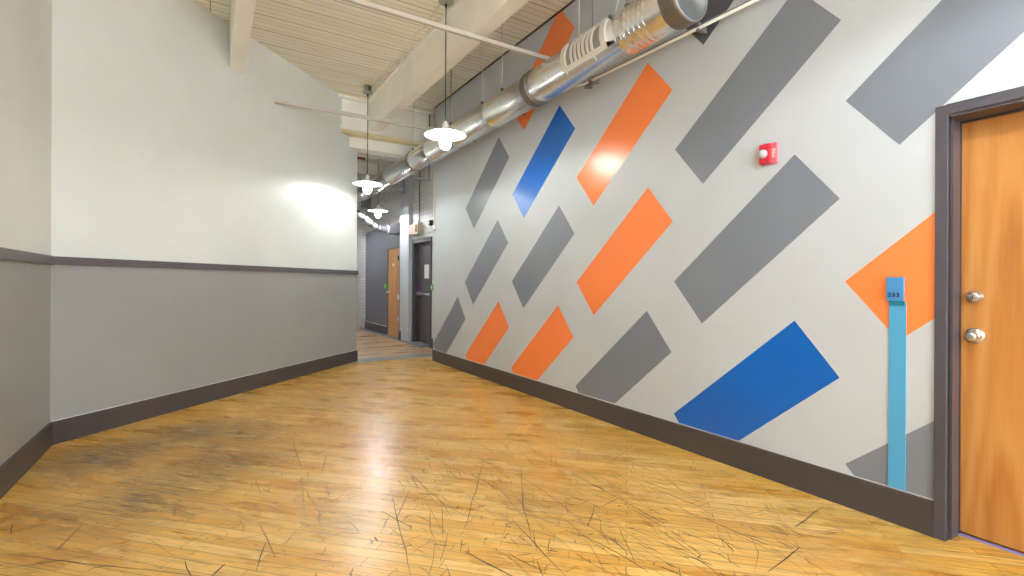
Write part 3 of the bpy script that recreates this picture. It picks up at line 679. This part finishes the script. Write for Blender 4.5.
struct('baseboard_corridor_near', MB().box((3.53, 7.25, 0), (CW, 8.61, .19)), M['base'], 'dark baseboard beside the charcoal door', 'baseboard')

# green release buttons
for y, lb in ((11.43, 'small green wall plate left of the corridor wood door'), (8.585, 'small green wall plate right of the charcoal door')):
    t_ = thing('exit_button', lb, 'button', (CW, y, 1.10), 'green wall plates by the corridor doors')
    o = MB().box((CW-.025 if y > 9 else CW-.022, y-.055, 1.09), (CW, y+.055, 1.19)).build('plate', M['green'], t_, bevel=.004)
    MB().lathe((CW-.025 if y > 9 else CW-.022, y, 1.14), [(0, -.006), (.02, -.006), (.022, 0)], 12, 'x').build('push_button', M['clear'], t_)

# exit sign with its junction box and drop conduit
s = thing('exit_sign', 'small pink sign beside a tan box above the charcoal door', 'sign', (3.5, 9.22, 2.18))
MB().box((3.475, 9.40, 2.20), (CW, 9.63, 2.40)).build('sign_face', M['pink'], s, bevel=.004)
bx_ = MB().box((3.47, 9.12, 2.185), (CW, 9.38, 2.41)).build('box', M['tan'], s, bevel=.005)
MB().box((3.464, 9.18, 2.23), (3.47, 9.26, 2.37)).build('box_cover', M['rust'], bx_)
MB().tube([(3.535, 9.22, 2.41), (3.535, 9.22, H)], .013, 8).build('conduit', M['pipeg'], s)
# corner conduit with the bell and the little camera
s = thing('corner_conduit', 'pale vertical conduit at the end of the mural wall', 'conduit', (2.985, 7.13, 2.1))
MB().tube([(2.98, 7.14, 2.13), (2.98, 7.14, H)], .013, 8).build('tube', M['pipew'], s)
s = thing('alarm_bell', 'round pale alarm bell under the conduit at the end of the mural wall', 'bell', (2.96, 7.13, 2.02))
MB().lathe((2.975, 7.13, 2.08), [(0, -.03), (.03, -.028), (.045, -.015), (.048, .02), (.03, .025), (0, .025)], 18, 'x').build('dome', M['clear'], s)
s = thing('security_camera', 'small dark round camera on the brick above the charcoal door', 'camera', (3.5, 8.6, 2.34))
MB().lathe((3.52, 8.60, 2.345), [(0, -.03), (.045, -.028), (.055, -.01), (.055, .04), (0, .04)], 18, 'x').build('body', M['black'], s)
MB().lathe((3.49, 8.60, 2.345), [(0, -.012), (.018, -.010), (.022, 0)], 12, 'x').build('lens', M['clear'], s)

# flexible silver duct elbow and its dark box
s = thing('flexible_duct', 'segmented silver duct bending down to a dark box above the wood door', 'duct', (3.3, 11, 2.4))
pts = [(1.83, 10.38, 2.74), (2.45, 10.38, 2.71), (2.62, 10.38, 2.66), (2.765, 10.38, 2.58), (2.91, 10.38, 2.465), (3.02, 10.38, 2.395), (3.10, 10.38, 2.375), (3.27, 10.38, 2.37)]
MB().tube(pts, .072, 18).build('tube', M['galvc'], s)
for i in (2, 3, 4, 5, 6):
    p = Vector(pts[i]); q = (Vector(pts[i+1])-Vector(pts[i-1])).normalized()
    MB().tube([p-q*.028, p+q*.028], .078, 18).build('joint_band', M['galvd'], s)
MB().tube([(3.25, 10.38, 2.37), (3.275, 10.38, 2.37)], .10, 18).build('flange', M['clear'], s)
o = MB().box((3.275, 10.20, 2.27), (3.56, 10.50, 2.49)).build('duct_box', M['bdoor'], bevel=.004); tag(o, 'dark metal box at the end of the segmented silver duct', 'box')
# small dark unit up in the corridor
s = thing('ceiling_unit', 'dark unit hanging under the corridor ceiling left of the far lamp', 'unit', (3.2, 10.5, 2.9))
MB().box((3.14, 11.9, 3.02), (3.34, 12.1, 3.30)).build('body', M['pipeg'], s, bevel=.01)
MB().tube([(3.24, 12.0, 3.30), (3.24, 12.0, H)], .012, 8).build('rod', M['pipeg'], s)

# ------------------------------------------------------------------ world, camera
wd = bpy.data.worlds.new('daylight'); S.world = wd; wd.use_nodes = True
bg = wd.node_tree.nodes['Background']; bg.inputs[0].default_value = (.80, .90, 1, 1); bg.inputs[1].default_value = 8.5
pt = bpy.data.lights.new('window_portal', 'AREA'); pt.shape = 'RECTANGLE'; pt.size = 3.2; pt.size_y = 2.5; pt.cycles.is_portal = True
po = bpy.data.objects.new('window_portal', pt); C.objects.link(po); po.location = (1.0, YB-.18, 2.05); po.rotation_euler = (PI/2, 0, PI)

cam = bpy.data.cameras.new('camera'); co = bpy.data.objects.new('camera', cam); C.objects.link(co)
cam.sensor_width = 36; cam.lens = 490/1024*36; cam.shift_y = -4.6/1024; cam.clip_start = .05
co.matrix_world = Matrix.Translation((0, 0, 1.22)) @ Matrix.Rotation(-math.atan2(303, 490), 4, 'Z') @ Matrix.Rotation(PI/2, 4, 'X') @ Matrix.Rotation(.005, 4, 'Z')
S.camera = co
S.view_settings.view_transform = 'Standard'; S.view_settings.look = 'None'; S.view_settings.gamma = 1
S.view_settings.use_curve_mapping = False
S.view_settings.exposure = .9
S.cycles.max_bounces = 10; S.cycles.diffuse_bounces = 8; S.cycles.glossy_bounces = 4
